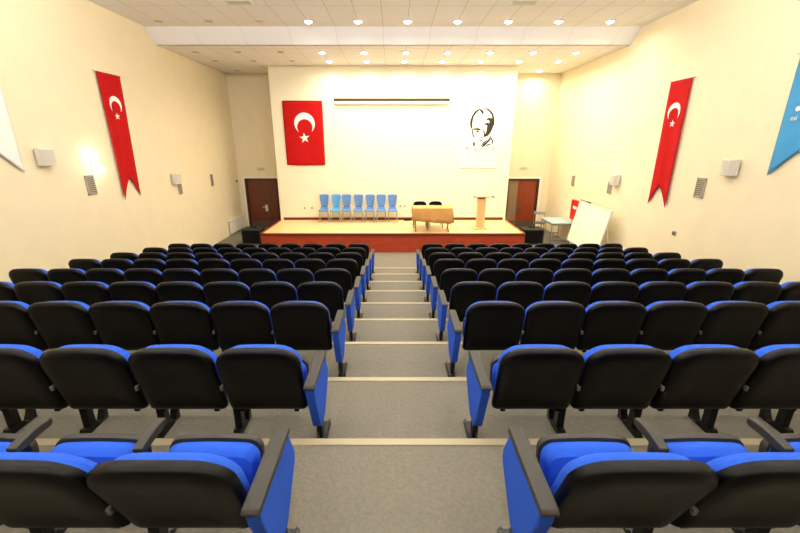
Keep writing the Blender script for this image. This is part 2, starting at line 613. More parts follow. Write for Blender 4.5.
def downlight(x, y, z, lit, watts, label, light=True):
    t = empty('ceiling_downlight', (x, y, z))
    t.scale = (1.15, 1.15, 1.15) if lit else (0.95, 0.95, 0.7)
    tag(t, label, 'ceiling light', 'lit ceiling downlights' if lit else 'unlit ceiling downlights')
    take(r0, r_used).parent = t
    (take(on0, on_used) if lit else take(off0, off_used)).parent = t
    if lit and light:
        lamp_light(t, x, y, z, watts, HALL if y < 9 else LAMP)


rows = [(9.80, ZH, 'before the ceiling step', 10), (11.40, ZLOW, 'just past the ceiling step', 10), (12.58, ZLOW, 'nearest the stage wall', 10)]
for y, z, where, n in rows:
    for i in range(n):
        lit = i >= 3
        if lit:
            j = i - 3
            lab = 'lit round downlight, %s lit one from the left %s' % (ORD[j], where)
        else:
            lab = 'unlit round downlight, %s from the left wall %s' % (ORD[i], where)
        downlight(GX[i], y, z, lit, STAGE_W, lab)
downlight(-5.19, 14.2, ZLOW, False, 0, 'unlit round downlight in the alcove above the dark double door')
downlight(4.76, 14.15, ZLOW, True, STAGE_W, 'lit round downlight in the alcove above the door with a pale leaf')
for iy, y in enumerate((6.7, 4.7, 2.7, 0.7, -1.3)):  # unseen lamps, laid out to give the hall its brightness
    for ix, x in enumerate((-3.8, -1.9, 0.0, 1.9, 3.8)):
        downlight(x, y, ZH, True, HALL_W, 'unseen lit downlight over the seats, %s across, %s back' % (ORD[ix], ORD[iy]))


def ceiling_vent(x, y, label):
    t = tag(empty('ceiling_vent', (x, y, ZH)), label, 'vent', 'ceiling vents')
    fr = MB()
    for a, b_, c_, d in ((-0.24, 0.24, -0.14, -0.11), (-0.24, 0.24, 0.11, 0.14), (-0.24, -0.21, -0.11, 0.11), (0.21, 0.24, -0.11, 0.11)):
        fr.box(a, b_, c_, d, -0.02, 0)
    fr.build('vent_frame', M['offwhite'], t)
    MB().box(-0.21, 0.21, -0.11, 0.11, -0.006, 0).build('backing', M['vent_dark'], t)
    sl = MB()
    for i in range(5):
        yy = -0.09 + 0.045 * i
        sl.box(-0.21, 0.21, yy - 0.008, yy + 0.008, -0.016, -0.008)
    sl.build('slats', M['offwhite'], t)


ceiling_vent(-2.95, 8.56, 'small ceiling vent at the top edge, on the big red flag side')
ceiling_vent(2.46, 8.56, 'small ceiling vent at the top edge, on the portrait side')

# ------------------------------------------------------------------ things on the side walls


def wx(side, off):
    """x of a point off metres in front of a side wall."""
    return XL + off if side < 0 else XR - off


def crescent(mb, put, c, r, rin, shift, n=36):
    """Closed crescent outline: outer circle minus an inner circle shifted along -v (towards the star)."""
    cu, cv = c
    # intersection angle
    d = shift
    a = (d * d + r * r - rin * rin) / (2 * d)
    h = math.sqrt(max(1e-9, r * r - a * a))
    th = math.atan2(h, -a)                 # outer circle angle of horns, v axis up
    to0, to1 = math.atan2(-a, h), math.pi - math.atan2(-a, h)
    outer = [(cu + r * math.cos(t), cv + r * math.sin(t)) for t in [to0 + (to1 - to0) * i / n for i in range(n + 1)]]
    iv = -a + d
    ti0, ti1 = math.pi - math.atan2(iv, h), math.atan2(iv, h)
    inner = [(cu + rin * math.cos(t), cv - d + rin * math.sin(t)) for t in [ti0 + (ti1 - ti0) * i / n for i in range(n + 1)]]
    O = [put(*p) for p in outer]
    I = [put(*p) for p in inner][::-1]
    vs = O + I
    m_ = len(O)
    mb.poly([(i, i + 1, m_ + i + 1, m_ + i) for i in range(m_ - 1)], vs)


def star(mb, put, c, r, rot=90.0):
    pts = []
    for i in range(10):
        rr_ = r if i % 2 == 0 else r * 0.382
        t = math.radians(rot + 36 * i)
        pts.append(put(c[0] + rr_ * math.cos(t), c[1] + rr_ * math.sin(t)))
    ctr = put(*c)
    mb.poly([(10, i, (i + 1) % 10) for i in range(10)], pts + [ctr])


def solid(o, t):
    md = o.modifiers.new('thickness', 'SOLIDIFY')
    md.thickness = t
    md.offset = 0
    return o


def banner(side, ya, yb, ztop, tails, notch, cloth, name, label, cat, emblem=None, rip=0.012, pole=True, zlook=None):
    """Swallow-tailed banner on a side wall. ya<yb along the wall. tails = (z at ya, z at yb); notch = (y, z)."""
    root = tag(empty(name, (wx(side, 0.0), (ya + yb) / 2, ztop)), label, cat)
    yc = (ya + yb) / 2
    W = yb - ya

    def surf(y, z):
        dz = ztop - z
        off = 0.035 + rip * math.sin((y - ya) / W * 9.0 + dz * 0.9) * min(1, dz * 1.2)
        return off

    m_ = MB()
    nu, nv = 14, 26
    vs, fs = [], []
    for i in range(nu + 1):
        u = i / nu
        y = ya + W * u
        un = (notch[0] - ya) / W
        if u <= un:
            zb = tails[0] + (notch[1] - tails[0]) * (u / un)
        else:
            zb = notch[1] + (tails[1] - notch[1]) * ((u - un) / (1 - un))
        for j in range(nv + 1):
            z = ztop + (zb - ztop) * j / nv
            yy = y
            if zlook:
                yy = yc + (y - yc) * (1 - zlook * (ztop - z) / (ztop - min(tails)) * 1.0)
            vs.append((wx(side, surf(y, z)) - wx(side, 0), yy - yc, z - ztop))
    for i in range(nu):
        for j in range(nv):
            a = i * (nv + 1) + j
            fs.append((a, a + 1, a + nv + 2, a + nv + 1))
    m_.poly(fs, vs)
    solid(m_.build('cloth', M[cloth], root, smooth='all'), 0.004)
    if pole:
        xo = wx(side, 0.03) - wx(side, 0)
        MB().tube((xo, -W / 2 - 0.07, 0.0), (xo, W / 2 + 0.07, 0.0), 0.012, 8).tube((0, 0, 0.02), (xo, 0, 0.02), 0.012).build('hanging_rod', M['offwhite'], root)
    if emblem:
        ey, ez, r = emblem

        def put(u, v):
            y = ey + u
            z = ez + v
            return (wx(side, surf(y, z) + 0.007) - wx(side, 0), y - yc, z - ztop)
        e = MB()
        crescent(e, put, (0, 0), r, r * 0.78, r * 0.34)
        solid(e.build('crescent', M['white_cloth'], root), 0.003)
        e = MB()
        star(e, put, (0, -r * 1.28), r * 0.42)
        solid(e.build('star', M['white_cloth'], root), 0.003)
    return root, surf, yc


Z0 = 3.15
banner(-1, 8.25, 8.93, Z0 + 1.29, (Z0 - 1.19, Z0 - 1.17), (8.60, Z0 - 0.74), 'red_flag', 'wall_banner',
       'long red swallow-tailed banner with white crescent and star beside the glowing globes', 'banner', (8.61, Z0 + 0.70, 0.17), zlook=0.16)
banner(1, 8.155, 8.76, Z0 + 1.16, (Z0 - 1.33, Z0 - 1.34), (8.48, Z0 - 0.90), 'red_flag', 'wall_banner',
       'long red swallow-tailed banner with white crescent and star near the blue pennant', 'banner', (8.47, Z0 + 0.56, 0.175))
banner(-1, 5.53, 6.195, Z0 + 1.22, (Z0 - 0.47, Z0 - 0.465), (5.865, Z0 - 0.17), 'white_cloth', 'wall_pennant',
       'white swallow-tailed pennant cut off by the photo edge beside a wall speaker', 'banner', None, 0.006)
rt, surf_b, ycb = banner(1, 5.33, 6.08, Z0 + 1.18, (Z0 - 0.50, Z0 - 0.50), (5.71, Z0 - 0.13), 'sky_cloth', 'wall_pennant',
                         'sky-blue swallow-tailed pennant with small white lettering', 'banner', None, 0.006)
# white lettering on the blue pennant
fc = bpy.data.curves.new('lettering', 'FONT')
fc.body = 'esi'
fc.size = 0.095
fc.extrude = 0.002
fo = bpy.data.objects.new('lettering_curve', fc)
COL.objects.link(fo)
bpy.context.view_layer.update()
me = bpy.data.meshes.new_from_object(fo.evaluated_get(bpy.context.evaluated_depsgraph_get()))
bpy.data.objects.remove(fo, do_unlink=True)
# text x -> -Y, text y -> Z, text z -> -X (towards the room)
me.transform(Matrix(((0, 0, -1, -0.052), (-1, 0, 0, 5.945 - ycb), (0, 1, 0, (Z0 + 0.28) - (Z0 + 1.18)), (0, 0, 0, 1))))
me.materials.clear()
me.materials.append(M['white_cloth'])
lo = bpy.data.objects.new('lettering', me)
COL.objects.link(lo)
lo.parent = rt
MB().tube((-0.046, 5.875 - ycb, -0.75), (-0.052, 5.875 - ycb, -0.75), 0.035, 16).build('round_mark', M['white_cloth'], rt)


def wall_speaker(side, y, z, label):
    d = 1 if side < 0 else -1
    t = tag(empty('wall_speaker', (wx(side, 0), y, z)), label, 'speaker', 'white wall speakers')
    MB().box(min(0, d * 0.03), max(0, d * 0.03), -0.05, 0.05, -0.07, 0.07).build('bracket', M['grey'], t)
    pr = [(d * 0.03, -0.15), (d * 0.10, -0.14), (d * 0.145, -0.08), (d * 0.155, 0.0), (d * 0.145, 0.08), (d * 0.10, 0.14), (d * 0.03, 0.15)]
    MB().prism(pr, 'z', -0.135, 0.135, 0.008).build('cabinet', M['offwhite'], t)
    g = [(d * 0.105, -0.142), (d * 0.151, -0.08), (d * 0.161, 0.0), (d * 0.151, 0.08), (d * 0.135, 0.08), (d * 0.135, -0.08)]
    MB().prism(g, 'z', -0.11, 0.11).build('grille', M['speaker_grille'], t)


wall_speaker(-1, 6.60, Z0 - 0.245, 'white wall speaker between the white pennant and the glowing globes')
wall_speaker(-1, 10.38, Z0 - 0.93, 'white wall speaker just above a narrow grey vent, beyond the red banner by the globes')
wall_speaker(1, 6.75, Z0 - 0.42, 'white wall speaker below the blue pennant, beside a large grey vent')
wall_speaker(1, 10.16, Z0 - 0.94, 'white wall speaker beside the narrow vent above the whiteboard')


def wall_vent(side, y, z, w_, h_, label):
    d = 1 if side < 0 else -1
    t = tag(empty('wall_vent', (wx(side, 0), y, z)), label, 'vent', 'grey wall vents')
    fr = MB()
    for a, b_, c_, e in ((-w_ / 2, w_ / 2, h_ / 2 - 0.02, h_ / 2), (-w_ / 2, w_ / 2, -h_ / 2, -h_ / 2 + 0.02), (-w_ / 2, -w_ / 2 + 0.02, -h_ / 2, h_ / 2), (w_ / 2 - 0.02, w_ / 2, -h_ / 2, h_ / 2)):
        fr.box(min(0, d * 0.022), max(0, d * 0.022), a, b_, c_, e)
    fr.build('vent_frame', M['vent'], t)
    MB().box(min(0, d * 0.006), max(0, d * 0.006), -w_ / 2 + 0.02, w_ / 2 - 0.02, -h_ / 2 + 0.02, h_ / 2 - 0.02).build('backing', M['vent_dark'], t)
    sl = MB()
    n = 9
    for i in range(n):
        zz = -h_ / 2 + 0.035 + (h_ - 0.07) * i / (n - 1)
        sl.box(min(d * 0.006, d * 0.018), max(d * 0.006, d * 0.018), -w_ / 2 + 0.02, w_ / 2 - 0.02, zz - 0.009, zz + 0.009)
    sl.build('slats', M['vent'], t)


wall_vent(-1, 7.49, Z0 - 0.79, 0.22, 0.36, 'grey slatted wall vent directly below the glowing wall globes')
wall_vent(-1, 10.58, Z0 - 1.21, 0.17, 0.30, 'narrow grey wall vent below the farther speaker on the globe wall')
wall_vent(-1, 12.50, Z0 - 1.17, 0.16, 0.36, 'narrow grey wall vent above the radiator, nearest the dark double door')
wall_vent(1, 7.36, Z0 - 0.83, 0.22, 0.36, 'large grey slatted wall vent between the red banner and the speaker under the blue pennant')
wall_vent(1, 10.46, Z0 - 1.18, 0.19, 0.30, 'narrow grey wall vent above the whiteboard, beside a speaker')
wall_vent(1, 12.66, Z0 - 1.21, 0.18, 0.32, 'narrow grey wall vent above the pale blue desk')

# pair of glowing globes with point lights, at a bright spot on the wall
t = tag(empty('wall_globes', (XL, 7.66, Z0 - 0.40)), 'two glowing globes on a wall plate between the red banner and a wall speaker', 'wall lamp')
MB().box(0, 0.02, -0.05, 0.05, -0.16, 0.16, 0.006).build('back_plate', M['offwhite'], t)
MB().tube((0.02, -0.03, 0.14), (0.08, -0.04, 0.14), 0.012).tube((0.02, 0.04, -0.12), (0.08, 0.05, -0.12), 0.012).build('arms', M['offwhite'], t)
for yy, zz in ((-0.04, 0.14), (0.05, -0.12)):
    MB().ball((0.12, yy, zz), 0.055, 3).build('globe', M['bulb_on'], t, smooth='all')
    l = bpy.data.lights.new('point_light', 'POINT')
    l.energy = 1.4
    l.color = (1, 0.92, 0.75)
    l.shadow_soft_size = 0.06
    o = bpy.data.objects.new('point_light', l)
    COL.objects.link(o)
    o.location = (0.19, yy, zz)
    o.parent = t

# radiator under the far end of the left wall
t = tag(empty('radiator', (XL + 0.004, 13.90, 0.06)), 'white panel radiator on the wall beside the dark double door', 'radiator')
rb_ = MB().box(0.03, 0.085, -0.62, 0.62, 0.0, 0.43, 0.01)
for i in range(18):
    yy = -0.58 + i * 1.16 / 17
    rb_.box(0.085, 0.095, yy - 0.018, yy + 0.018, 0.03, 0.39)
rb_.build('panel', M['offwhite'], t)
MB().box(0.02, 0.1, -0.63, 0.63, 0.43, 0.45, 0.004).build('top_grille', M['offwhite'], t)
for yy in (-0.56, 0.56):
    MB().tube((0.05, yy, -0.06), (0.05, yy, 0.05), 0.012).build('pipe', M['grey'], t)
for yy in (-0.4, 0.4):
    MB().box(0, 0.03, yy - 0.02, yy + 0.02, 0.1, 0.35).build('bracket', M['grey'], t)
for nm, side, y, z, lab in (('thermostat', -1, 14.45, Z0 - 1.39, 'small dark thermostat on the wall above the radiator'),
                            ('wall_socket', 1, 7.77, Z0 - 1.79, 'tiny grey socket low on the bare wall beyond the wall-end seats')):
    d = 1 if side < 0 else -1
    t = tag(empty(nm, (wx(side, 0), y, z)), lab, 'socket' if nm == 'wall_socket' else 'thermostat')
    MB().box(min(0, d * 0.02), max(0, d * 0.02), -0.045, 0.045, -0.045, 0.045, 0.005).build('cover_plate', M['dark_grey' if side < 0 else 'grey'], t)
    MB().tube((d * 0.02, 0, 0), (d * 0.035, 0, 0), 0.022, 12).build('dial' if side < 0 else 'socket_ring', M['dark_grey'], t)

# ------------------------------------------------------------------ things on the stage wall
# big red flag
fx0, fx1, fz0, fz1 = -3.53, -2.27, Z0 - 0.75, Z0 + 1.195
root = tag(empty('wall_flag', ((fx0 + fx1) / 2, SY1, fz1)), 'large red flag with white crescent and star hung flat on the stage wall', 'flag')
xc = (fx0 + fx1) / 2


def fsurf(x, z):
    return -0.035 + 0.010 * math.sin((x - fx0) * 7 + z * 0.8) * min(1, (fz1 - z))


vs, fs = [], []
nu, nv = 20, 24
for i in range(nu + 1):
    for j in range(nv + 1):
        x = fx0 + (fx1 - fx0) * i / nu
        z = fz1 + (fz0 - fz1) * j / nv
        vs.append((x - xc, fsurf(x, z), z - fz1 - 0.012 * math.sin(math.pi * i / nu) * (j / nv)))
for i in range(nu):
    for j in range(nv):
        a = i * (nv + 1) + j
        fs.append((a, a + 1, a + nv + 2, a + nv + 1))
m_ = MB()
m_.poly(fs, vs)
solid(m_.build('cloth', M['red_flag'], root, smooth='all'), 0.004)
MB().box(fx0 - xc, fx1 - xc, -0.045, -0.025, -0.012, 0.010).build('hem', M['red_edge'], root)
put = lambda u, v: (-2.865 + u - xc, fsurf(-2.865 + u, Z0 + 0.53 + v) - 0.006, Z0 + 0.53 + v - fz1)
e = MB()
crescent(e, put, (0, 0), 0.325, 0.245, 0.115)
solid(e.build('crescent', M['white_cloth'], root), 0.003)
e = MB()
star(e, put, (-0.03, -0.44), 0.165, 96)
solid(e.build('star', M['white_cloth'], root), 0.003)

# projection screen housing
root = tag(empty('projection_screen', (-0.085, SY1, Z0 + 1.17)), 'rolled-up projection screen in a long slim housing on the stage wall', 'projection screen')
MB().box(-1.80, 1.80, -0.10, -0.01, -0.06, 0.02, 0.01).build('housing', M['wall_stage'], root)
MB().box(-1.81, 1.81, -0.115, -0.01, 0.021, 0.095, 0.006).build('slot_cover', M['screen_dark'], root)
MB().box(-1.76, 1.76, -0.075, -0.055, -0.08, -0.06).build('bottom_bar', M['wall_stage'], root)

# portrait poster
px0, px1, pz0, pz1 = 2.13, 3.36, Z0 - 0.83, Z0 + 1.14
root = tag(empty('portrait_poster', ((px0 + px1) / 2, SY1, pz1)), 'white wall poster with a black ink drawing of a man\'s head', 'poster')
pc = (px0 + px1) / 2
MB().box(px0 - pc, px1 - pc, -0.014, -0.002, pz0 - pz1, 0, 0.002).build('sheet', M['paper'], root)
MB().tube((px0 - pc, -0.016, 0.0), (px1 - pc, -0.016, 0.0), 0.014).tube((px0 - pc, -0.016, pz0 - pz1), (px1 - pc, -0.016, pz0 - pz1), 0.014).build('hanging_bar', M['offwhite'], root)
# ink strokes: points (u, v) in a 0..100 wide by 0..160 high sheet frame, v down; (u, v, half width)
STROKES = [
    [(50, 14, 1), (42, 17, 2.2), (35, 23, 2.6), (29, 32, 3), (26, 44, 3.4), (26, 55, 3), (28, 62, 1.5)],
    [(58, 12, 1), (66, 15, 2), (73, 20, 2.6), (79, 27, 3), (82, 36, 3), (83, 46, 3.4), (82, 54, 3.6)],
    [(46, 17, 1), (51, 19, 3.2), (54, 23, 3), (52, 27, 1)],
    [(64, 42, 1), (70, 38, 3), (76, 40, 4.5), (78, 47, 6), (76, 55, 7.5), (74, 63, 8), (72, 70, 7), (68, 77, 5), (63, 82, 1)],
    [(60, 52, 1), (65, 50, 3), (70, 52, 4)],
    [(30, 63, 1), (37, 63, 2.2), (45, 63, 2.8), (51, 65, 2)],
    [(38, 69, 1), (43, 68, 2.2), (48, 70, 1)],
    [(30, 62, 1), (30, 70, 1.8), (33, 79, 1.6), (36, 86, 1)],
    [(60, 62, 1), (60, 69, 1.6), (63, 77, 2), (60, 83, 1.4)],
    [(49, 82, 0.6), (54, 84, 1.2), (59, 83, 0.6)],
    [(48, 90, 0.6), (54, 91, 1.6), (60, 90, 0.6)],
    [(36, 94, 1), (36, 100, 3.2), (37, 106, 1)],
    [(78, 80, 1), (77, 88, 2.4), (71, 95, 2.8), (64, 102, 2.6), (58, 108, 1)],
    [(70, 90, 0.8), (62, 97, 1.8), (55, 106, 0.8)],
    [(80, 84, 1), (84, 92, 1.8), (86, 100, 1)],
    [(66, 106, 0.6), (73, 102, 1.5), (80, 101, 0.8)],
    [(24, 108, 0.5), (19, 111, 1.1), (14, 114, 0.5)],
    [(40, 108, 0.5), (40, 114, 1.1), (44, 119, 0.5)],
    [(56, 112, 0.5), (52, 116, 1.0), (54, 121, 0.5)],
    [(86, 106, 0.5), (90, 111, 1.2), (87, 116, 0.5)],
]
m_ = MB()
W_, H_ = px1 - px0, pz1 - pz0
for si, stx in enumerate(STROKES):
    vs = []
    n = len(stx)
    for i, (u, v, hw) in enumerate(stx):
        a = Vector(stx[max(0, i - 1)][:2])
        b_ = Vector(stx[min(n - 1, i + 1)][:2])
        d = (b_ - a).normalized()
        nn = Vector((-d.y, d.x)) * hw * (0.80 + 0.3 * random.random())
        for q in (1, -1):
            vs.append(((u + q * nn.x) / 100 * W_ + px0 - pc, -0.016 - 0.00015 * si, -(v + q * nn.y) / 160 * H_))
    m_.poly([(2 * i, 2 * i + 1, 2 * i + 3, 2 * i + 2) for i in range(n - 1)], vs)
solid(m_.build('ink_drawing', M['ink'], root), 0.002)

# small wall fittings
for x, z, lab in ((-3.055, Z0 - 2.17, 'small grey wall socket under the big red flag, nearer the stage edge'),
                  (-2.807, Z0 - 2.17, 'small grey wall socket under the big red flag, nearer the blue chairs'),
                  (0.204, Z0 - 2.10, 'small wall socket just past the last blue chair'),
                  (0.340, Z0 - 2.10, 'small wall socket between the last blue chair and the table')):
    t = tag(empty('wall_socket', (x, SY1, z)), lab, 'socket', 'sockets on the stage wall')
    MB().box(-0.045, 0.045, -0.016, -0.001, -0.045, 0.045, 0.004).build('cover_plate', M['socket'], t)
    MB().tube((0, -0.016, 0), (0, -0.021, 0), 0.026, 14).build('socket_ring', M['grey'], t)
for x, z, lab in ((-4.89, Z0 - 0.98, 'small pictogram sign above the dark double door'), (4.72, Z0 - 0.95, 'small pictogram sign above the door with a pale leaf')):
    t = tag(empty('exit_sign', (x, YF, z)), lab, 'sign', 'small door signs')
    MB().box(-0.15, 0.15, -0.02, -0.001, -0.06, 0.06, 0.003).build('sign_plate', M['socket'], t)
    m_ = MB()
    m_.poly([(0, 1, 2)], [(-0.12, -0.022, 0.0), (-0.06, -0.022, 0.035), (-0.06, -0.022, -0.035)])
    m_.poly([(0, 1, 2)], [(0.12, -0.022, 0.0), (0.06, -0.022, -0.035), (0.06, -0.022, 0.035)])
    m_.poly([(0, 1, 2, 3)], [(-0.03, -0.022, -0.05), (0.0, -0.022, -0.05), (0.03, -0.022, 0.03), (0.0, -0.022, 0.045)])
    solid(m_.build('pictogram', M['grey'], t), 0.002)


# ------------------------------------------------------------------ furniture on the stage
def make_blue_chair(mname):
    """Faces -y; origin on the floor."""
    t = empty('stage_chair')
    vs, fs = [], []
    nu, nv = 8, 10
    for j in range(nv + 1):
        v = j / nv
        hw = 0.085 + 0.075 * (v ** 0.7)
        if v > 0.9:
            hw -= 0.02 * ((v - 0.9) / 0.1) ** 2
        for i in range(nu + 1):
            u = -1 + 2 * i / nu
            vs.append((u * hw, 0.16 + 0.05 * v - 0.03 * (1 - u * u) * 0 + 0.025 * (1 - u * u), 0.455 + 0.43 * v - 0.012 * (u ** 4) * v))
    for j in range(nv):
        for i in range(nu):
            a = j * (nu + 1) + i
            fs.append((a, a + 1, a + nu + 2, a + nu + 1))
    m_ = MB()
    m_.poly(fs, vs)
    solid(m_.build('backrest', M[mname], t, smooth='all'), 0.018)
    vs, fs = [], []
    for j in range(nv + 1):
        v = j / nv
        for i in range(nu + 1):
            u = -1 + 2 * i / nu
            hw = 0.168 - 0.04 * v - (0.02 * ((0.12 - v) / 0.12) ** 2 if v < 0.12 else 0)
            vs.append((u * hw, -0.20 + 0.36 * v, 0.405 - 0.012 * (1 - u * u) + (-0.02 * ((0.15 - v) / 0.15) ** 2 if v < 0.15 else 0) + (0.05 * ((v - 0.85) / 0.15) ** 2 if v > 0.85 else 0)))
    for j in range(nv):
        for i in range(nu):
            a = j * (nu + 1) + i
            fs.append((a, a + 1, a + nu + 2, a + nu + 1))
    m_ = MB()
    m_.poly(fs, vs)
    solid(m_.build('seat', M[mname], t, smooth='all'), 0.02)
    for sx in (-1, 1):
        MB().path([(sx * 0.13, -0.10, 0.385), (sx * 0.158, -0.17, 0.0)], 0.011).build('leg', M['chrome'], t)
        MB().path([(sx * 0.11, 0.06, 0.39), (sx * 0.15, 0.15, 0.0)], 0.011).build('leg', M['chrome'], t)
    MB().path([(-0.12, 0.10, 0.385), (-0.09, 0.17, 0.42), (-0.07, 0.20, 0.54)], 0.010).path([(0.12, 0.10, 0.385), (0.09, 0.17, 0.42), (0.07, 0.20, 0.54)], 0.010).tube((-0.13, -0.10, 0.385), (0.13, -0.10, 0.385), 0.010).tube((-0.11, 0.06, 0.385), (0.11, 0.06, 0.385), 0.010).build('frame', M['chrome'], t)
    return t


c1 = make_blue_chair('blue_chair')
c2 = make_blue_chair('sky_chair')
used = set()
CH = [(-2.345, 0.03), (-1.96, -0.05), (-1.60, 0.02), (-1.205, 0.0), (-0.82, -0.03), (-0.44, 0.02), (-0.06, 0.04)]
CL = ['blue plastic chair at the flag end of the row of seven',
      'paler sky-blue plastic chair, second from the flag end of the row of seven',
      'blue plastic chair, third from the flag end of the row of seven',
      'blue plastic chair standing in the middle of the row of seven',
      'blue plastic chair, third from the table end of the row of seven',
      'blue plastic chair, second from the table end of the row of seven',
      'blue plastic chair at the table end of the row of seven']
for i, (x, rz) in enumerate(CH):
    pr_ = c2 if i == 1 else c1
    o = copy_tree(pr_) if pr_.name in used else pr_
    used.add(pr_.name)
    o.location = (x, 12.93, ST)
    o.rotation_euler = (0, 0, rz)
    tag(o, CL[i], 'chair', 'blue plastic chairs on the stage')

# conference table with castors
TX0, TX1, TY0, TY1, TH = 0.57, 1.66, 11.28, 11.84, 0.715
t = tag(empty('folding_table', ((TX0 + TX1) / 2, (TY0 + TY1) / 2, ST)), 'folding table on castors under the gold cloth on the stage', 'table')
hx, hy = (TX1 - TX0) / 2, (TY1 - TY0) / 2
MB().box(-hx, hx, -hy, hy, TH - 0.03, TH, 0.004).build('tabletop', M['light_wood'], t)
for sx in (-1, 1):
    lg = MB().box(sx * (hx - 0.06) - 0.02, sx * (hx - 0.06) + 0.02, -0.03, 0.03, 0.09, TH - 0.03)
    lg.box(sx * (hx - 0.06) - 0.02, sx * (hx - 0.06) + 0.02, -0.20, 0.20, 0.06, 0.09)
    L_ = lg.build('leg', M['chrome'], t)
    for yy in (-0.185, 0.185):
        MB().tube((sx * (hx - 0.06) - 0.012, yy, 0.028), (sx * (hx - 0.06) + 0.012, yy, 0.028), 0.028, 14).box(sx * (hx - 0.06) - 0.014, sx * (hx - 0.06) + 0.014, yy - 0.012, yy + 0.012, 0.03, 0.062).build('castor', M['black'], L_)
MB().box(-0.135, -0.085, 0.03, 0.07, 0.0, TH - 0.03).build('leg', M['grey'], t)

# cloth
vs, fs = [], []
FD0, FD1, SD, BD = 0.37, 0.46, 0.26, 0.22
us = [-hx - SD, -hx - SD * 0.66, -hx - SD * 0.33, -hx - 0.008] + [-hx + 2 * hx * i / 24 for i in range(1, 24)] + [hx + 0.008, hx + SD * 0.33, hx + SD * 0.66, hx + SD]
vsn = [-hy - 1.0, -hy - 0.75, -hy - 0.5, -hy - 0.25, -hy - 0.008] + [-hy + 2 * hy * i / 6 for i in range(1, 6)] + [hy + 0.008, hy + 0.1, hy + BD]
for u in us:
    fd = FD0 + (FD1 - FD0) * (u + hx) / (2 * hx)
    for v in vsn:
        du = max(0, abs(u) - hx - 0.008)
        if v < -hy - 0.008:
            dv = (-hy - 0.008 - v) * fd
        else:
            dv = max(0, v - hy - 0.008)
        x = max(-hx - 0.008, min(hx + 0.008, u))
        y = max(-hy - 0.008, min(hy + 0.008, v))
        drop = max(du, dv) if not (du and dv) else (du * du + dv * dv) ** 0.5 * 0.9
        fold = 0.014 * math.sin(u * 17 + 0.6) + 0.008 * math.sin(u * 31)
        if dv > 0:
            y += (-1 if v < 0 else 1) * (0.012 + fold * 0.6 + 0.02 * dv + (0.12 * du if du else 0))
        if du > 0:
            x += (1 if u > 0 else -1) * (0.012 + 0.014 * (1 + math.sin(v * 21)) * 0.5 + 0.03 * du + (0.12 * dv if dv else 0))
        vs.append((x, y, 0.004 - drop))
nvv = len(vsn)
for i in range(len(us) - 1):
    for j in range(nvv - 1):
        a = i * nvv + j
        fs.append((a, a + 1, a + nvv + 1, a + nvv))
m_ = MB()
m_.poly(fs, vs)
o = solid(m_.build('tablecloth', M['gold_cloth'], None, smooth=True, loc=((TX0 + TX1) / 2, (TY0 + TY1) / 2, ST + TH)), 0.004)
tag(o, 'gold patterned cloth draped over the table on the stage', 'tablecloth')


def black_chair(x, y, lab):
    t = tag(empty('meeting_chair', (x, y, ST)), lab, 'chair', 'black chairs behind the table')
    b_ = pad([(0.0, 0.01), (0.015, 0.0), (0.035, 0.01), (0.045, 0.05)], 0.42, 0.44, 0.775, 0.10, 0.06, lambda z: 0.17 + 0.06 * (z - 0.44), 0.02)
    b_.build('backrest', M['black'], t, smooth=True)
    MB().box(-0.21, 0.21, -0.21, 0.20, 0.38, 0.43, 0.015).build('seat', M['black'], t, smooth=True)
    for sx in (-1, 1):
        MB().tube((sx * 0.18, -0.17, 0.38), (sx * 0.20, -0.20, 0.0), 0.012).build('leg', M['steel'], t)
        MB().path([(sx * 0.18, 0.19, 0.55), (sx * 0.18, 0.17, 0.38), (sx * 0.20, 0.22, 0.0)], 0.012).build('leg', M['steel'], t)


black_chair(0.80, 12.12, 'black upholstered chair behind the table, nearer the blue chairs')
black_chair(1.295, 12.12, 'black upholstered chair behind the table, nearer the lectern')

# lectern
t = tag(empty('lectern', (2.64, 11.86, ST)), 'light wooden lectern with slanted top standing alone on the stage', 'lectern')
MB().box(-0.225, 0.185, -0.20, 0.20, 0.0, 0.05, 0.006).build('base', M['light_wood'], t)
MB().box(-0.12, 0.11, -0.11, 0.11, 0.05, 0.93, 0.006).build('column', M['light_wood'], t)
MB().prism([(-0.17, 0.98), (0.19, 0.90), (0.19, 0.93), (-0.17, 1.01)], 'x', -0.19, 0.22, 0.004).build('slanted_top', M['light_wood'], t)
MB().box(-0.19, 0.22, 0.18, 0.2, 0.90, 0.955).build('book_rest', M['light_wood'], t)
m2 = MB().path([(0.20, -0.1, 0.985), (0.25, -0.12, 1.02), (0.29, -0.14, 1.00)], 0.008).tube((0.27, -0.14, 1.0), (0.345, -0.16, 0.985), 0.022)
mo = m2.build('microphone', M['dark_grey'], t)
MB().path([(-0.17, -0.1, 0.985), (-0.22, -0.12, 1.01), (-0.25, -0.13, 1.0)], 0.008).tube((-0.235, -0.13, 1.0), (-0.29, -0.14, 0.99), 0.020).build('reading_lamp', M['grey'], t)

# power strip against the stage wall
t = tag(empty('power_strip', (0.45, 13.12, ST)), 'black power strip lying on the stage floor left of the gold-clothed table', 'power strip')
MB().box(-0.13, 0.10, -0.04, 0.04, 0, 0.055, 0.008).build('body', M['black'], t)
MB().path([(0.10, 0, 0.02), (0.16, 0.02, 0.01), (0.22, 0.06, 0.01)], 0.008).build('cable', M['black'], t)

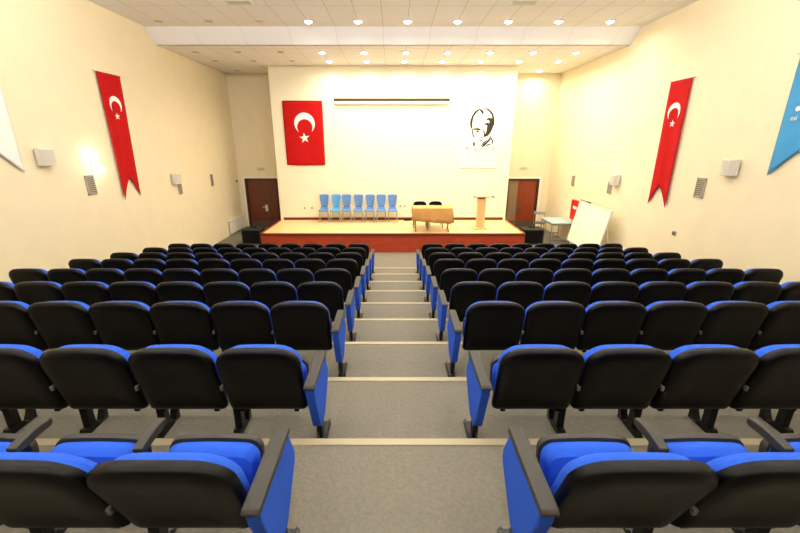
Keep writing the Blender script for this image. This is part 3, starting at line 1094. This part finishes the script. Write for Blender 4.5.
# ------------------------------------------------------------------ things on the floor beside the stage
for x0, x1, lab in ((-4.83, -4.24, 'black box on the floor against the flag end of the stage'), (4.06, 4.72, 'black box on the floor against the lectern end of the stage')):
    t = tag(empty('floor_box', ((x0 + x1) / 2, 12.27, 0)), lab, 'box', 'black boxes beside the stage')
    hw = (x1 - x0) / 2
    MB().box(-hw, hw, -0.25, 0.25, 0.03, 0.50, 0.015).build('cabinet', M['box_black'], t)
    MB().box(-hw + 0.04, hw - 0.04, -0.262, -0.25, 0.07, 0.46, 0.004).build('grille', M['black'], t)
    MB().box(-0.09, 0.09, -0.05, 0.05, 0.50, 0.512).box(-0.09, -0.07, -0.05, 0.05, 0.512, 0.54).box(0.07, 0.09, -0.05, 0.05, 0.512, 0.54).box(-0.09, 0.09, -0.03, 0.03, 0.54, 0.556).build('handle', M['steel'], t)
    for sx in (-1, 1):
        for sy in (-1, 1):
            MB().tube((sx * (hw - 0.05), sy * 0.2, 0), (sx * (hw - 0.05), sy * 0.2, 0.03), 0.025).build('foot', M['black'], t)

# whiteboard leaning on its easel towards the right wall
t = tag(empty('whiteboard', (5.25, 10.56, 0)), 'large whiteboard leaning back on an easel beside the bare wall', 'whiteboard')
TZ, BZ = Z0 - 1.68, Z0 - 2.80
tx, bx = 5.42 - 5.25, 5.20 - 5.25
nx = Vector((-(TZ - BZ), 0, (tx - bx))).normalized()   # faces -x and up


def leaning(yh, z_a, z_b, th0, th1):
    """slab between heights, along the leaning line, offset along the normal"""
    pts = []
    for z in (z_a, z_b):
        xx = bx + (tx - bx) * (z - BZ) / (TZ - BZ)
        for th in (th0, th1):
            pts.append((xx + nx.x * th, z + nx.z * th))
    return [pts[0], pts[1], pts[3], pts[2]]


def xzprism(mb, pts, y0_, y1_):
    mb.prism(pts, 'y', y0_, y1_)
    return mb


YA, YE = -0.90, 0.82
xzprism(MB(), leaning(0, BZ, TZ, 0.0, 0.018), YA, YE).build('writing_surface', M['board'], t)
fr = MB()
xzprism(fr, leaning(0, BZ - 0.02, BZ + 0.015, -0.005, 0.026), YA - 0.02, YE + 0.02)
xzprism(fr, leaning(0, TZ - 0.015, TZ + 0.02, -0.005, 0.026), YA - 0.02, YE + 0.02)
xzprism(fr, leaning(0, BZ, TZ, -0.005, 0.026), YA - 0.02, YA + 0.012)
xzprism(fr, leaning(0, BZ, TZ, -0.005, 0.026), YE - 0.012, YE + 0.02)
fr.build('frame', M['offwhite'], t)
for yy in (-0.62, 0.62):
    xzprism(MB(), leaning(0, 0.012, TZ, -0.035, -0.006), yy - 0.02, yy + 0.02).build('leg', M['offwhite'], t)
for yy in (-0.80, 0.70):
    MB().tube((tx - 0.03, yy, TZ - 0.35), (0.40, yy, 0.008), 0.018).build('leg', M['offwhite'], t)

# red panel on the right wall, pointer on the whiteboard
t = tag(empty('wall_cabinet', (XR, 12.22, Z0 - 1.76)), 'red wall panel with a white patch behind the whiteboard', 'panel')
MB().box(-0.06, 0, -0.23, 0.23, -0.62, 0.0, 0.006).build('cabinet', M['red_paint'], t)
MB().box(-0.075, -0.06, -0.21, 0.21, -0.60, -0.02, 0.004).build('door', M['red_paint'], t)
MB().box(-0.08, -0.075, -0.20, 0.05, -0.26, -0.18).build('label_plate', M['white_cloth'], t)
t = tag(empty('pointer_stick', (5.44, 11.15, TZ + 0.044)), 'brown stick with a dark tip lying along the whiteboard\'s top edge', 'stick')
MB().tube((0, 0.30, 0), (0, -0.12, 0), 0.016).build('shaft', M['brown'], t)
MB().tube((0, -0.12, 0), (0, -0.32, 0), 0.018).build('tip', M['black'], t)

# desk with pale blue top in the corner
t = tag(empty('corner_desk', (5.30, 12.62, 0)), 'desk with a pale blue top and metal legs behind the whiteboard', 'desk')
MB().box(-0.34, 0.34, -0.52, 0.50, 0.66, 0.69, 0.005).build('desktop', M['desk'], t)
for sx in (-1, 1):
    for sy in (-1, 1):
        MB().tube((sx * 0.30, sy * 0.45, 0), (sx * 0.30, sy * 0.45, 0.66), 0.017).build('leg', M['chrome'], t)
MB().box(-0.31, -0.29, -0.45, 0.45, 0.60, 0.64).box(0.29, 0.31, -0.45, 0.45, 0.60, 0.64).box(-0.30, 0.30, -0.46, -0.44, 0.60, 0.64).box(-0.30, 0.30, 0.44, 0.46, 0.60, 0.64).build('apron', M['grey'], t)
for yy in (-0.43, 0.43):
    MB().box(-0.30, 0.30, yy - 0.01, yy + 0.01, 0.14, 0.18).build('stretcher', M['grey'], t)
for (x, y, rz, lab) in ((5.10, 13.52, 2.6, 'metal-framed chair standing between the desk and the door with a pale leaf'),):
    t = tag(empty('metal_chair', (x, y, 0), rz), lab, 'chair')
    MB().box(-0.19, 0.19, -0.19, 0.19, 0.40, 0.43, 0.012).build('seat', M['dark_grey'], t)
    MB().box(-0.18, 0.18, 0.185, 0.205, 0.74, 0.84, 0.008).build('backrest', M['grey'], t)
    for sx in (-1, 1):
        MB().tube((sx * 0.18, -0.18, 0.40), (sx * 0.19, -0.2, 0), 0.012).build('leg', M['chrome'], t)
        MB().path([(sx * 0.18, 0.20, 0.86), (sx * 0.18, 0.18, 0.40), (sx * 0.19, 0.22, 0)], 0.012).build('leg', M['chrome'], t)
